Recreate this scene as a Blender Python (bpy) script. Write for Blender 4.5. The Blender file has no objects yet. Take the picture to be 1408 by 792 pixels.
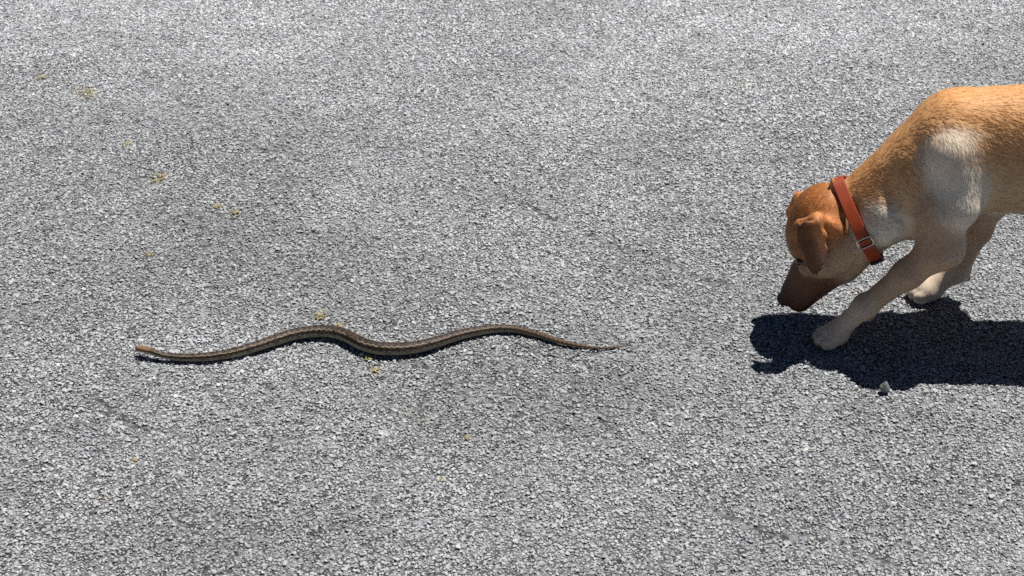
import bpy, bmesh, math, random
import numpy as np
from mathutils import Vector, Matrix

R = math.radians
rng = np.random.default_rng(7)
random.seed(7)
sc = bpy.context.scene
C = sc.collection

# ------------------------------------------------------------------ camera
W, H, FPX = 1408.0, 792.0, 2380.0          # photograph size and focal length in its pixels
CAM_H, PITCH = 1.65, R(35.0)
cam_data = bpy.data.cameras.new('camera')
cam = bpy.data.objects.new('camera', cam_data)
C.objects.link(cam)
cam.location = (0, 0, CAM_H)
cam.rotation_euler = (math.pi / 2 - PITCH, 0, 0)
cam_data.sensor_width = 36.0
cam_data.lens = 36.0 * FPX / W
cam_data.clip_start = 0.05
cam_data.clip_end = 3000
cam_data.dof.use_dof = True
cam_data.dof.focus_distance = 2.72
cam_data.dof.aperture_fstop = 11.0
sc.camera = cam

# ------------------------------------------------------------------ light
SUN_EL = R(70)
SHADOW_DIR = (-0.70, -0.71)                # horizontal direction in which shadows fall
sd = math.hypot(*SHADOW_DIR)
sx, sy = -SHADOW_DIR[0] / sd, -SHADOW_DIR[1] / sd     # towards the sun
sun_vec = Vector((sx * math.cos(SUN_EL), sy * math.cos(SUN_EL), math.sin(SUN_EL)))
sun_data = bpy.data.lights.new('sun', 'SUN')
sun_data.energy = 5.0
sun_data.angle = R(0.5)
sun_data.color = (1.0, 0.972, 0.93)
sun = bpy.data.objects.new('sun', sun_data)
C.objects.link(sun)
sun.location = (1, 3, 6)
sun.rotation_euler = sun_vec.to_track_quat('Z', 'Y').to_euler()

world = bpy.data.worlds.new('World')
sc.world = world
world.use_nodes = True
wn = world.node_tree
bgn = wn.nodes['Background']
sky = wn.nodes.new('ShaderNodeTexSky')
sky.sky_type = 'NISHITA'
sky.sun_disc = False
sky.altitude = 3000
sky.air_density = 0.45
sky.dust_density = 0.1
sky.sun_elevation = SUN_EL
sky.sun_rotation = math.atan2(sx, sy)
wn.links.new(sky.outputs[0], bgn.inputs[0])
bgn.inputs[1].default_value = 0.05

sc.view_settings.view_transform = 'Standard'
sc.view_settings.look = 'None'
sc.view_settings.exposure = 0.36
sc.view_settings.gamma = 1.0
sc.view_settings.use_curve_mapping = False
sc.render.engine = 'CYCLES'
sc.cycles.use_denoising = False
sc.cycles.max_bounces = 8
sc.cycles.diffuse_bounces = 4

# ------------------------------------------------------------------ helpers
cp, sp = math.cos(PITCH), math.sin(PITCH)

def ray(px, py):
    a, b = (px - W / 2) / FPX, (py - H / 2) / FPX
    return np.array([a, cp - b * sp, -sp - b * cp])

def ground(px, py, z=0.0):
    d = ray(px, py)
    t = (z - CAM_H) / d[2]
    return np.array([d[0] * t, d[1] * t, z])

def at_y(px, py, y):
    d = ray(px, py)
    t = y / d[1]
    return np.array([d[0] * t, y, CAM_H + d[2] * t])

def _hash2(ix, iy, seed):
    h = (ix.astype(np.int64) * 374761393 + iy.astype(np.int64) * 668265263 + seed * 1442695041) & 0xFFFFFFFF
    h = ((h ^ (h >> 13)) * 1274126177) & 0xFFFFFFFF
    h = h ^ (h >> 16)
    return (h & 0xFFFF) / 65535.0

def noise2(x, y, f, seed=0):
    x = np.asarray(x) * f + 1000.0
    y = np.asarray(y) * f + 1000.0
    ix, iy = np.floor(x), np.floor(y)
    fx, fy = x - ix, y - iy
    fx = fx * fx * (3 - 2 * fx); fy = fy * fy * (3 - 2 * fy)
    a = _hash2(ix, iy, seed); b = _hash2(ix + 1, iy, seed)
    c = _hash2(ix, iy + 1, seed); d = _hash2(ix + 1, iy + 1, seed)
    return (a * (1 - fx) + b * fx) * (1 - fy) + (c * (1 - fx) + d * fx) * fy

def fbm2(x, y, f, seed=0, n=3):
    s, a, t = 0, 1.0, 0
    for i in range(n):
        s = s + a * noise2(x, y, f * 2 ** i, seed + 17 * i); t += a; a *= 0.55
    return s / t

def noise3(p, f, seed=0):
    return (noise2(p[:, 0] + 3.1 * p[:, 2], p[:, 1] - 1.7 * p[:, 2], f, seed)
            + noise2(p[:, 2] + 2.3 * p[:, 1], p[:, 0] - 1.3 * p[:, 1], f, seed + 5)) / 2

def smooth(a, b, x):
    t = np.clip((x - a) / (b - a), 0, 1)
    return t * t * (3 - 2 * t)

def mesh_obj(name, verts, faces, mat=None, parent=None, shade=True, link=True):
    me = bpy.data.meshes.new(name)
    verts = np.asarray(verts, dtype=np.float32)
    if isinstance(faces, np.ndarray):
        n = faces.shape[1]
        me.vertices.add(len(verts)); me.vertices.foreach_set('co', verts.ravel())
        me.loops.add(faces.size); me.loops.foreach_set('vertex_index', faces.astype(np.int32).ravel())
        me.polygons.add(len(faces)); me.polygons.foreach_set('loop_start', np.arange(0, faces.size, n, dtype=np.int32))
        me.update(calc_edges=True); me.validate()
    else:
        me.from_pydata([tuple(v) for v in verts], [], faces)
    if shade and len(me.polygons):
        me.polygons.foreach_set('use_smooth', np.ones(len(me.polygons), dtype=bool))
    o = bpy.data.objects.new(name, me)
    if mat: me.materials.append(mat)
    if link: C.objects.link(o)
    if parent:
        o.parent = parent
        o.matrix_parent_inverse = parent.matrix_world.inverted()
    return o

def vcol(me, name, rgb):
    a = me.attributes.new(name, 'FLOAT_COLOR', 'POINT')
    c = np.ones((len(rgb), 4), dtype=np.float32); c[:, :3] = rgb
    a.data.foreach_set('color', c.ravel())

def fattr(me, name, v):
    a = me.attributes.new(name, 'FLOAT', 'POINT')
    a.data.foreach_set('value', np.asarray(v, dtype=np.float32))

def tag(o, label=None, cat=None, group=None, kind=None):
    if label: o['label'] = label
    if cat: o['category'] = cat
    if group: o['group'] = group
    if kind: o['kind'] = kind
    return o

def empty(name, loc):
    o = bpy.data.objects.new(name, None)
    C.objects.link(o); o.location = loc; o.empty_display_size = 0.05
    o.matrix_world = Matrix.Translation(loc)
    return o

def new_mat(name):
    m = bpy.data.materials.new(name); m.use_nodes = True
    nt = m.node_tree
    return m, nt, nt.nodes['Principled BSDF']

def N(nt, typ, **kw):
    n = nt.nodes.new(typ)
    for k, v in kw.items(): setattr(n, k, v)
    return n

def attr_node(nt, name, kind='GEOMETRY'):
    n = nt.nodes.new('ShaderNodeAttribute'); n.attribute_name = name; n.attribute_type = kind
    return n

def srgb(r, g, b):
    f = lambda c: ((c / 255 + 0.055) / 1.055) ** 2.4 if c > 10 else c / 255 / 12.92
    return np.array([f(r), f(g), f(b)])

def simple_mat(name, col, rough=0.5, metal=0.0, nscale=0, namt=0.3, bump=0.0):
    m, nt, b = new_mat(name)
    b.inputs['Roughness'].default_value = rough
    b.inputs['Metallic'].default_value = metal
    b.inputs['Base Color'].default_value = (*col, 1)
    if nscale:
        tc = N(nt, 'ShaderNodeTexCoord'); nz = N(nt, 'ShaderNodeTexNoise')
        nz.inputs['Scale'].default_value = nscale; nz.inputs['Detail'].default_value = 4
        nt.links.new(tc.outputs['Object'], nz.inputs['Vector'])
        mx = N(nt, 'ShaderNodeMix', data_type='RGBA')
        mx.inputs[6].default_value = (*[c * (1 - namt) for c in col], 1)
        mx.inputs[7].default_value = (*[min(1, c * (1 + namt)) for c in col], 1)
        nt.links.new(nz.outputs[0], mx.inputs[0]); nt.links.new(mx.outputs[2], b.inputs['Base Color'])
        if bump:
            bp = N(nt, 'ShaderNodeBump'); bp.inputs['Strength'].default_value = bump; bp.inputs['Distance'].default_value = 0.002
            nt.links.new(nz.outputs[0], bp.inputs['Height']); nt.links.new(bp.outputs[0], b.inputs['Normal'])
    return m

# ------------------------------------------------------------------ the asphalt
MOSS = [(16, 98, 5, .6), (2, 92, 5, .6), (55, 105, 7, .8), (121, 127, 14, .8), (110, 122, 8, .6), (174, 197, 6, .6), (190, 218, 5, .5), (194, 233, 4, .6),
        (218, 245, 11, 1), (242, 258, 5, .5), (297, 284, 7, .6), (323, 291, 8, .7), (127, 304, 4, .8), (205, 351, 5, .9), (236, 368, 4, .5),
        (1, 177, 4, .7), (7, 187, 4, .5), (439, 434, 8, 1), (466, 447, 6, 1), (507, 491, 5, .9), (515, 508, 6, .8), (531, 524, 5, .4),
        (549, 531, 5, .5), (567, 564, 6, .4), (586, 577, 6, .4), (642, 601, 4, .8), (607, 660, 4, .7), (186, 632, 4, .9), (149, 679, 4, .6),
        (139, 689, 5, .6), (1017, 113, 8, .4), (1033, 116, 6, .4), (1082, 170, 4, .7), (1050, 60, 8, .3)]
MOSS_W = [(ground(a, b), c / 860.0, s) for a, b, c, s in MOSS]
CRACKS = [[(690, 268), (729, 282), (741, 293), (782, 306), (802, 320), (820, 324), (847, 339), (898, 350), (960, 382), (1010, 392)],
          [(575, 498), (640, 545), (720, 560)], [(130, 545), (180, 585), (260, 600)], [(980, 700), (1060, 735), (1150, 742), (1230, 775)],
          [(300, 170), (360, 205), (420, 215)], [(880, 130), (960, 160), (1040, 172), (1110, 205)]]

def moss_mask(x, y):
    m = np.zeros_like(x)
    for p, r, s in MOSS_W:
        d = np.hypot((x - p[0]), (y - p[1]) / 1.3)
        w = noise2(x, y, 130.0, 91)
        m = np.maximum(m, s * smooth(r * 1.7, r * 0.3, d + (w - .5) * r * 1.6))
    return m

def crack_dist(x, y):
    best = np.full_like(x, 9.0)
    for line in CRACKS:
        g = [ground(*q)[:2] for q in line]
        for a, b in zip(g[:-1], g[1:]):
            ab = b - a
            t = np.clip(((x - a[0]) * ab[0] + (y - a[1]) * ab[1]) / (ab @ ab), 0, 1)
            best = np.minimum(best, np.hypot(x - a[0] - t * ab[0], y - a[1] - t * ab[1]))
    return best + (noise2(x, y, 90, 3) - .5) * .008

def road_height(x, y):
    return (fbm2(x, y, 6.0, 11, 3) - .5) * .006 + (noise2(x, y, 45, 23) - .5) * .0016 - .0012

def road_tone(x, y):        # worn, dusty and darker patches of the old surface; paler overall farther away
    a = fbm2(x * .55, y, 3.2, 31, 4)
    b = fbm2(x * .7, y, 14.0, 47, 3)
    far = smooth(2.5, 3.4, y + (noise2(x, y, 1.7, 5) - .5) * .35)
    return np.clip((.48 + (a - .5) * .55 + (b - .5) * .50 + .24 * far), 0, 1)

def axis_points(lo, hi, step, far, grow=1.35):
    mid = list(np.arange(lo, hi + step / 2, step))
    a, s = [], step
    v = lo
    while v > -far: s *= grow; v -= s; a.append(v)
    b, s, v = [], step, hi
    while v < far: s *= grow; v += s; b.append(v)
    return np.array(a[::-1] + mid + b)

xs = axis_points(-1.9, 1.9, .010, 900)
ys = axis_points(1.0, 4.2, .010, 900)
gx, gy = np.meshgrid(xs, ys, indexing='ij')
inside = smooth(2.6, 1.9, np.abs(gx)) * smooth(5.5, 4.2, gy) * smooth(.2, 1.0, gy)
gz = (road_height(gx, gy) - .0014) * inside
nx_, ny_ = gx.shape
idx = np.arange(nx_ * ny_).reshape(nx_, ny_)
quads = np.stack([idx[:-1, :-1], idx[1:, :-1], idx[1:, 1:], idx[:-1, 1:]], -1).reshape(-1, 4)

m_road, nt, b = new_mat('asphalt_binder')
tc = N(nt, 'ShaderNodeTexCoord')
vor = N(nt, 'ShaderNodeTexVoronoi'); vor.inputs['Scale'].default_value = 165
vor2 = N(nt, 'ShaderNodeTexVoronoi'); vor2.inputs['Scale'].default_value = 420
nz = N(nt, 'ShaderNodeTexNoise'); nz.inputs['Scale'].default_value = 2.6; nz.inputs['Detail'].default_value = 6
for n in (vor, vor2, nz): nt.links.new(tc.outputs['Object'], n.inputs['Vector'])
sep = N(nt, 'ShaderNodeSeparateColor'); nt.links.new(vor.outputs['Color'], sep.inputs[0])
ramp = N(nt, 'ShaderNodeValToRGB')
ramp.color_ramp.elements[0].position = .1; ramp.color_ramp.elements[0].color = (.05, .05, .054, 1)
ramp.color_ramp.elements[1].position = .95; ramp.color_ramp.elements[1].color = (.30, .305, .31, 1)
nt.links.new(sep.outputs[0], ramp.inputs[0])
rp2 = N(nt, 'ShaderNodeMapRange'); rp2.inputs[1].default_value = .3; rp2.inputs[2].default_value = .7; rp2.inputs[3].default_value = .7; rp2.inputs[4].default_value = 1.2
nt.links.new(nz.outputs[0], rp2.inputs[0])
mul = N(nt, 'ShaderNodeMix', data_type='RGBA', blend_type='MULTIPLY'); mul.inputs[0].default_value = 1
nt.links.new(ramp.outputs[0], mul.inputs[6]); nt.links.new(rp2.outputs[0], mul.inputs[7])
wa = attr_node(nt, 'bare')                    # beyond the modelled chips the sheet itself carries their pale tone
wm = N(nt, 'ShaderNodeMapRange'); wm.inputs[3].default_value = 1.0; wm.inputs[4].default_value = 1.8
nt.links.new(wa.outputs['Fac'], wm.inputs[0])
mul2 = N(nt, 'ShaderNodeMix', data_type='RGBA', blend_type='MULTIPLY'); mul2.inputs[0].default_value = 1
nt.links.new(mul.outputs[2], mul2.inputs[6]); nt.links.new(wm.outputs[0], mul2.inputs[7])
nt.links.new(mul2.outputs[2], b.inputs['Base Color'])
b.inputs['Roughness'].default_value = .9
add = N(nt, 'ShaderNodeMath', operation='ADD'); nt.links.new(vor.outputs['Distance'], add.inputs[0]); nt.links.new(vor2.outputs['Distance'], add.inputs[1])
bp = N(nt, 'ShaderNodeBump'); bp.invert = True; bp.inputs['Strength'].default_value = .9; bp.inputs['Distance'].default_value = .003
nt.links.new(add.outputs[0], bp.inputs['Height']); nt.links.new(bp.outputs[0], b.inputs['Normal'])

road = mesh_obj('road', np.stack([gx, gy, gz], -1).reshape(-1, 3), quads, m_road)
hw_ = .29 * (gy * .819 + .946) + .50
bare = 1 - smooth(0, -.25, np.abs(gx) - hw_) * smooth(4.05, 3.55, gy) * smooth(1.1, 1.4, gy)
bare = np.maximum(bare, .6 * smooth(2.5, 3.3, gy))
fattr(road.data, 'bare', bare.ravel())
tag(road, 'weathered grey asphalt road surface with coarse worn aggregate', None, None, 'structure')

# stone chips of the worn surface: a point cloud with instanced chips
def chip_mesh(name, seed, mat):
    r = np.random.default_rng(seed)
    bm = bmesh.new()
    for i in range(11):
        v = r.normal(size=3); v /= np.linalg.norm(v)
        v *= r.uniform(.8, 1.1)
        v = v * np.array([1.0, r.uniform(.75, .95), .62])
        v[2] = min(v[2], .42)
        bm.verts.new(v * .5)
    bmesh.ops.convex_hull(bm, input=bm.verts)
    for v in [v for v in bm.verts if not v.link_faces]: bm.verts.remove(v)
    me = bpy.data.meshes.new(name); bm.to_mesh(me); bm.free()
    me.materials.append(mat)
    return bpy.data.objects.new(name, me)

m_chip, nt, b = new_mat('stone_chip')
at = attr_node(nt, 'chip_col', 'INSTANCER')
tc = N(nt, 'ShaderNodeTexCoord')
geo = N(nt, 'ShaderNodeNewGeometry')
nz = N(nt, 'ShaderNodeTexNoise'); nz.inputs['Scale'].default_value = 700; nz.inputs['Detail'].default_value = 2
nt.links.new(geo.outputs['Position'], nz.inputs['Vector'])
mr = N(nt, 'ShaderNodeMapRange'); mr.inputs[1].default_value = .3; mr.inputs[2].default_value = .7; mr.inputs[3].default_value = .72; mr.inputs[4].default_value = 1.25
nt.links.new(nz.outputs[0], mr.inputs[0])
mx = N(nt, 'ShaderNodeMix', data_type='RGBA', blend_type='MULTIPLY'); mx.inputs[0].default_value = 1
nt.links.new(at.outputs['Color'], mx.inputs[6]); nt.links.new(mr.outputs[0], mx.inputs[7])
nt.links.new(mx.outputs[2], b.inputs['Base Color'])
b.inputs['Roughness'].default_value = .75
b.inputs['Specular IOR Level'].default_value = .3
bp = N(nt, 'ShaderNodeBump'); bp.inputs['Strength'].default_value = .5; bp.inputs['Distance'].default_value = .0008
nt.links.new(nz.outputs[0], bp.inputs['Height']); nt.links.new(bp.outputs[0], b.inputs['Normal'])

chips_col = bpy.data.collections.new('chip_shapes')
for i in range(10):
    chips_col.objects.link(chip_mesh('chip_shape_%02d' % i, 100 + i, m_chip))

STEP = .0040
cx, cy = np.meshgrid(np.arange(-1.85, 1.85, STEP), np.arange(1.05, 4.05, STEP), indexing='ij')
cx = cx.ravel(); cy = cy.ravel()
cx = cx + rng.uniform(-.5, .5, cx.size) * STEP * 1.1
cy = cy + rng.uniform(-.5, .5, cy.size) * STEP * 1.1
half = .29 * (cy * .819 + .946) + .50                 # the view widens with distance; margin beside it
keep = (np.abs(cx) < half - rng.uniform(0, .25, cx.size)) & (cy > 1.3 + rng.uniform(-.2, .1, cx.size)) & (cy < 3.85 + rng.uniform(-.3, .2, cx.size))
tone = road_tone(cx, cy)
cd = crack_dist(cx, cy)
keep &= ~((cd < .0055) & (rng.random(cx.size) < .92))
keep &= rng.random(cx.size) < (.78 + .26 * tone)
cx, cy, tone, cd = cx[keep], cy[keep], tone[keep], cd[keep]
n = cx.size
size = np.clip(np.exp(rng.normal(math.log(.0043), .36, n)), .0022, .0100)
g = np.clip(.25 + .26 * tone + rng.normal(0, .045, n), .06, .66)
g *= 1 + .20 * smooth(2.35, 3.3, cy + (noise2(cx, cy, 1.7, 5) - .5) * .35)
bright = rng.random(n) < .02
g[bright] *= 1.25
dark = rng.random(n) < .035
g[dark] *= .35
col = np.stack([g * .965, g * .992, g * 1.025], -1)
warm = rng.random(n) < .1
col[warm] *= np.array([1.05, 1.0, .9])
mm = moss_mask(cx, cy)[:, None] * rng.uniform(.35, 1, (n, 1))
col = col * (1 - mm) + mm * np.array([.48, .39, .20]) * rng.uniform(.6, 1.25, (n, 1))
cz = road_height(cx, cy) + size * rng.uniform(-.24, .19, n) * (1.25 - .65 * tone) * (1 - .35 * smooth(2.5, 3.3, cy)) - .0003
rot = np.stack([rng.normal(0, .16, n), rng.normal(0, .16, n), rng.uniform(0, 6.28, n)], -1)
scl = size[:, None] * np.stack([np.ones(n), np.ones(n), rng.uniform(.65, 1.0, n)], -1)
agg = mesh_obj('aggregate', np.stack([cx, cy, cz], -1), [], None, road, False)
me = agg.data
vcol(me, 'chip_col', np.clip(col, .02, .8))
for nm, v in (('chip_rot', rot), ('chip_scale', scl)):
    a = me.attributes.new(nm, 'FLOAT_VECTOR', 'POINT'); a.data.foreach_set('vector', v.astype(np.float32).ravel())
a = me.attributes.new('chip_pick', 'INT', 'POINT'); a.data.foreach_set('value', rng.integers(0, 10, n).astype(np.int32))
tag(agg, 'pale grey stone chips packed over the whole asphalt', None, None, 'stuff')
gt = bpy.data.node_groups.new('lay_chips', 'GeometryNodeTree')
gt.interface.new_socket('Geometry', in_out='INPUT', socket_type='NodeSocketGeometry')
gt.interface.new_socket('Geometry', in_out='OUTPUT', socket_type='NodeSocketGeometry')
gi, go = gt.nodes.new('NodeGroupInput'), gt.nodes.new('NodeGroupOutput')
ci = gt.nodes.new('GeometryNodeCollectionInfo'); ci.inputs[0].default_value = chips_col
ci.inputs['Separate Children'].default_value = True; ci.inputs['Reset Children'].default_value = True
ip = gt.nodes.new('GeometryNodeInstanceOnPoints'); ip.inputs['Pick Instance'].default_value = True
def named(nm, typ):
    q = gt.nodes.new('GeometryNodeInputNamedAttribute'); q.data_type = typ; q.inputs[0].default_value = nm
    return q.outputs[0]
gt.links.new(gi.outputs[0], ip.inputs['Points'])
gt.links.new(ci.outputs[0], ip.inputs['Instance'])
gt.links.new(named('chip_pick', 'INT'), ip.inputs['Instance Index'])
e2r = gt.nodes.new('FunctionNodeEulerToRotation')
gt.links.new(named('chip_rot', 'FLOAT_VECTOR'), e2r.inputs[0])
gt.links.new(e2r.outputs[0], ip.inputs['Rotation'])
gt.links.new(named('chip_scale', 'FLOAT_VECTOR'), ip.inputs['Scale'])
gt.links.new(ip.outputs[0], go.inputs[0])
md = agg.modifiers.new('lay_chips', 'NODES'); md.node_group = gt
print('chips', n)

# ------------------------------------------------------------------ the snake
SN = [(186, 479), (196, 480), (207, 482.5), (223, 488), (240, 490.5), (259, 491.5), (277, 491), (294, 489.5), (321, 485), (348, 477.5), (383, 466), (402, 460), (427, 456),
      (453, 455.5), (475, 461), (498, 472.5), (511, 476.5), (524, 479), (551, 479.5), (578, 476), (604, 469), (630, 461), (657, 455), (683, 451.5), (710, 452.5),
      (737, 459), (754, 464.6), (772, 470), (790, 474), (808, 477), (825, 478.5), (843, 477.5), (866, 475)]
SD = [4.5, 8.5, 10, 9.5, 11, 12.2, 13.2, 14, 15.2, 16.2, 17.3, 18, 18.6,
      19.2, 19.8, 20.2, 20.2, 20.2, 19.6, 18.6, 17.2, 15.8, 14.4, 13, 11.6,
      10, 9, 7.6, 6.2, 5, 4, 3, 1.2]
LIFT = [.008, .0085, .008, .005, .002, 0] + [0] * 27
pts, rad = [], []
for (px, py), dpx, lf in zip(SN, SD, LIFT):
    r = dpx / 855.0 / 2 * .91
    zc = r * .93 + lf + .0008
    pts.append(ground(px, py, zc)); rad.append(r)
pts = np.array(pts); rad = np.array(rad)

def catmull(P, n):
    P = np.asarray(P, float)
    if P.ndim == 1: P = P[:, None]
    Q = np.vstack([2 * P[0] - P[1], P, 2 * P[-1] - P[-2]])
    t = np.linspace(0, len(P) - 1 - 1e-6, n); i = t.astype(int); f = (t - i)[:, None]
    a, b_, c, d = Q[i], Q[i + 1], Q[i + 2], Q[i + 3]
    return .5 * (2 * b_ + (c - a) * f + (2 * a - 5 * b_ + 4 * c - d) * f ** 2 + (3 * b_ - a - 3 * c + d) * f ** 3)

fine = catmull(pts, 3000); fr = catmull(rad, 3000)[:, 0]
for _ in range(60):
    fine[1:-1] = .25 * fine[:-2] + .5 * fine[1:-1] + .25 * fine[2:]
s = np.concatenate([[0], np.cumsum(np.linalg.norm(np.diff(fine, axis=0), axis=1))])
SL = s[-1]
NR, NS = 1000, 48
si = np.linspace(0, SL, NR)
cpt = np.stack([np.interp(si, s, fine[:, k]) for k in range(3)], -1)
rr = np.interp(si, s, fr)
tan = np.gradient(cpt, axis=0); tan /= np.linalg.norm(tan, axis=1)[:, None]
side = np.cross(tan, [0, 0, 1.0]); side /= np.linalg.norm(side, axis=1)[:, None]
# snake runs along +x from its head, so -side faces away from the camera side
if side[NR // 2][1] > 0: side = -side            # +side towards the camera (-y)
up = np.cross(side, tan); up *= np.sign(up[:, 2:3])
# head profile: flattened wedge, blunt snout, slight neck
hs = si
wx = np.ones(NR); hz = np.ones(NR)
head = hs < .034
prof = np.interp(hs, [0, .0015, .004, .008, .014, .020, .026, .034, .045], [.0008, .0027, .0037, .0047, .0058, .0061, .0056, .0053, .0056])
proh = np.interp(hs, [0, .0015, .004, .008, .014, .020, .026, .034, .045], [.0006, .0022, .0032, .0042, .0052, .0055, .0053, .0056, .0060])
bl = smooth(.030, .050, hs)
rw = prof * (1 - bl) + rr * bl
rh = proh * (1 - bl) + rr * bl * .96
th = np.linspace(-math.pi, math.pi, NS, endpoint=False)     # 0 = back, + towards the camera side
S, T = np.meshgrid(si, th, indexing='ij')
# rows of overlapping keeled scales
SC_L, rows = .0042, 25
u = S / SC_L; v = (T / (2 * math.pi) + .5) * rows
u2 = u + .5 * (np.floor(v) % 2)
fu, fv = u2 % 1.0, v % 1.0
scale_h = (1 - np.abs(fv - .5) * 2) ** .6 * (.35 + .65 * fu)
fade = (smooth(.03, .05, S) * smooth(SL, SL - .12, S)) * np.clip(rr / .011, .2, 1)[:, None]
disp = (scale_h - .5) * .00055 * fade * (np.abs(T) < 2.2)
flat = 1 - .12 * smooth(2.0, 2.8, np.abs(T)) * bl[:, None]       # flattened belly
ct, st = np.cos(T), np.sin(T)
V = cpt[:, None, :] + side[:, None, :] * (st * (rw[:, None] + disp) * 1.0)[..., None] + up[:, None, :] * (ct * (rh[:, None] + disp) * flat)[..., None]
# pattern
deg = np.abs(np.degrees(T))
wav = np.sin(S / .0095 * 2 * math.pi + .8 * np.sin(S * 60)) 
n1 = noise2(S * 1000 / 4.2, T * 3.2, 1.0, 3); n2 = noise2(S * 260, T * 2.1, 1.0, 8); n3 = noise2(S * 1000 / 2.0, T * 8, 1.0, 15)
back = np.array([.060, .036, .027]); backd = np.array([.030, .016, .011]); cream = np.array([.60, .47, .30])
brown = np.array([.026, .014, .009]); olive = np.array([.38, .335, .235]); belly = np.array([.42, .37, .25]); grey = np.array([.135, .100, .078])
col = np.zeros(S.shape + (3,))
blotch = smooth(.15, .6, np.sin(S / .0095 * 2 * math.pi) + (n2 - .5) * 1.2)
mid = (S / SL)
dors = grey * (1 - blotch[..., None]) + back * blotch[..., None]
dark_amt = (smooth(.28, .42, mid) * smooth(.72, .55, mid))[..., None]
dors = dors * (1 - .55 * dark_amt) + back * .8 * .55 * dark_amt
spots = smooth(.55, .8, n1)[..., None]
dors = dors * (1 - spots) + (backd * 1.2) * spots
edge = 35 + 4.2 * wav + (n2 - .5) * 5
L1 = smooth(edge - 4, edge - 1, deg)[..., None]
L2 = smooth(edge + 2.5, edge + 5.5, deg)[..., None]
e3 = 74 + 3 * np.sin(S / .0085 * 6.28) + (n1 - .5) * 7
L3 = smooth(e3 - 4, e3 + 5, deg)[..., None]
L4 = smooth(112, 128, deg + (n1 - .5) * 10)[..., None]
brk = (smooth(.2, .45, n1 * .6 + n2 * .4))[..., None]
creamv = cream * brk + dors * (1 - brk)
brownv = brown * (1 - .35 * smooth(.55, .8, n1)[..., None]) + .35 * grey * smooth(.55, .8, n1)[..., None]
col = dors * (1 - L1) + creamv * L1
col = col * (1 - L2) + brownv * L2
ol = olive * (.75 + .5 * n3[..., None]) * (1 - .45 * smooth(.62, .85, n1)[..., None])
col = col * (1 - L3) + ol * L3
col = col * (1 - L4) + belly * L4
# tail: rusty with small dark dots
tl = smooth(.70, .86, mid)[..., None]
dots = smooth(.1, .5, np.sin(S / .0075 * 6.28) + np.cos(T * 3) * .6)[..., None]
tailc = np.array([.20, .115, .060]) * (1 - .75 * dots) + np.array([.03, .018, .012]) * .75 * dots
tailc = np.where((deg > 85)[..., None], np.array([.25, .19, .11]), tailc)
col = col * (1 - tl * .8) + tailc * tl * .8
# dark seams between scales
seam = smooth(.16, .02, np.minimum(np.minimum(fv, 1 - fv), fu * .8))[..., None] * fade[..., None]
col = col * (1 - .45 * seam)
# head: orange-tan crown, brown muzzle, pale lips
hd = smooth(.040, .016, S)[..., None]
crown = np.array([.22, .125, .065]) * (.75 + .5 * n2[..., None])
lip = np.array([.40, .30, .16])
hc = np.where((deg < 62)[..., None], crown, np.where((deg < 84)[..., None], np.array([.10, .045, .018]), lip))
sn = smooth(.010, .004, S)[..., None]
hc = hc * (1 - sn) + np.array([.15, .07, .025]) * sn
col = col * (1 - hd) + hc * hd
ids = np.arange(NR * NS).reshape(NR, NS)
nxt = np.roll(ids, -1, axis=1)
fq = np.stack([ids[:-1], nxt[:-1], nxt[1:], ids[1:]], -1).reshape(-1, 4)
m_sn, nt, b = new_mat('snake_scales')
at = attr_node(nt, 'pattern')
nt.links.new(at.outputs['Color'], b.inputs['Base Color'])
b.inputs['Roughness'].default_value = .58
b.inputs['Specular IOR Level'].default_value = .22
base = cpt[NR // 2]
snake = empty('snake', (base[0], base[1], 0))
tag(snake, 'slender brown striped snake stretched in shallow waves across the asphalt', 'snake')
body = mesh_obj('body', V.reshape(-1, 3), fq, m_sn, snake)
bm = bmesh.new(); bm.from_mesh(body.data); bmesh.ops.holes_fill(bm, edges=[e for e in bm.edges if e.is_boundary], sides=0)
bmesh.ops.recalc_face_normals(bm, faces=bm.faces); bm.to_mesh(body.data); bm.free()
col[si > .03] *= .68
vcol(body.data, 'pattern', np.clip(col, .006, .8).reshape(-1, 3))
m_eye = simple_mat('dark_eye', (.010, .006, .004), .08)

def ball(name, loc, r, mat, parent, scale=(1, 1, 1), rot=None, seg=20, ring=12):
    bm = bmesh.new(); bmesh.ops.create_uvsphere(bm, u_segments=seg, v_segments=ring, radius=1)
    M = Matrix.Translation(Vector(loc)) @ (rot.to_4x4() if rot is not None else Matrix()) @ Matrix.Diagonal((r * scale[0], r * scale[1], r * scale[2], 1))
    bm.transform(M)
    me = bpy.data.meshes.new(name); bm.to_mesh(me); bm.free()
    me.materials.append(mat)
    me.polygons.foreach_set('use_smooth', np.ones(len(me.polygons), dtype=bool))
    o = bpy.data.objects.new(name, me); C.objects.link(o)
    if parent:
        o.parent = parent; o.matrix_parent_inverse = parent.matrix_world.inverted()
    return o
k = int(np.searchsorted(si, .0085))
for sg in (1, -1):
    ball('eye', cpt[k] + side[k] * sg * rw[k] * .86 + up[k] * rh[k] * .38, .0013, m_eye, snake, seg=12, ring=8)

# ------------------------------------------------------------------ the dog: one smooth body grown from blended masses
YD = 2.265                                   # the dog's midline (between its front paws on the ground)
def D(px, py, off=0.0): return at_y(px, py, YD + off)
def mir(p): return np.array([p[0], 2 * YD - p[1], p[2]])

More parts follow.
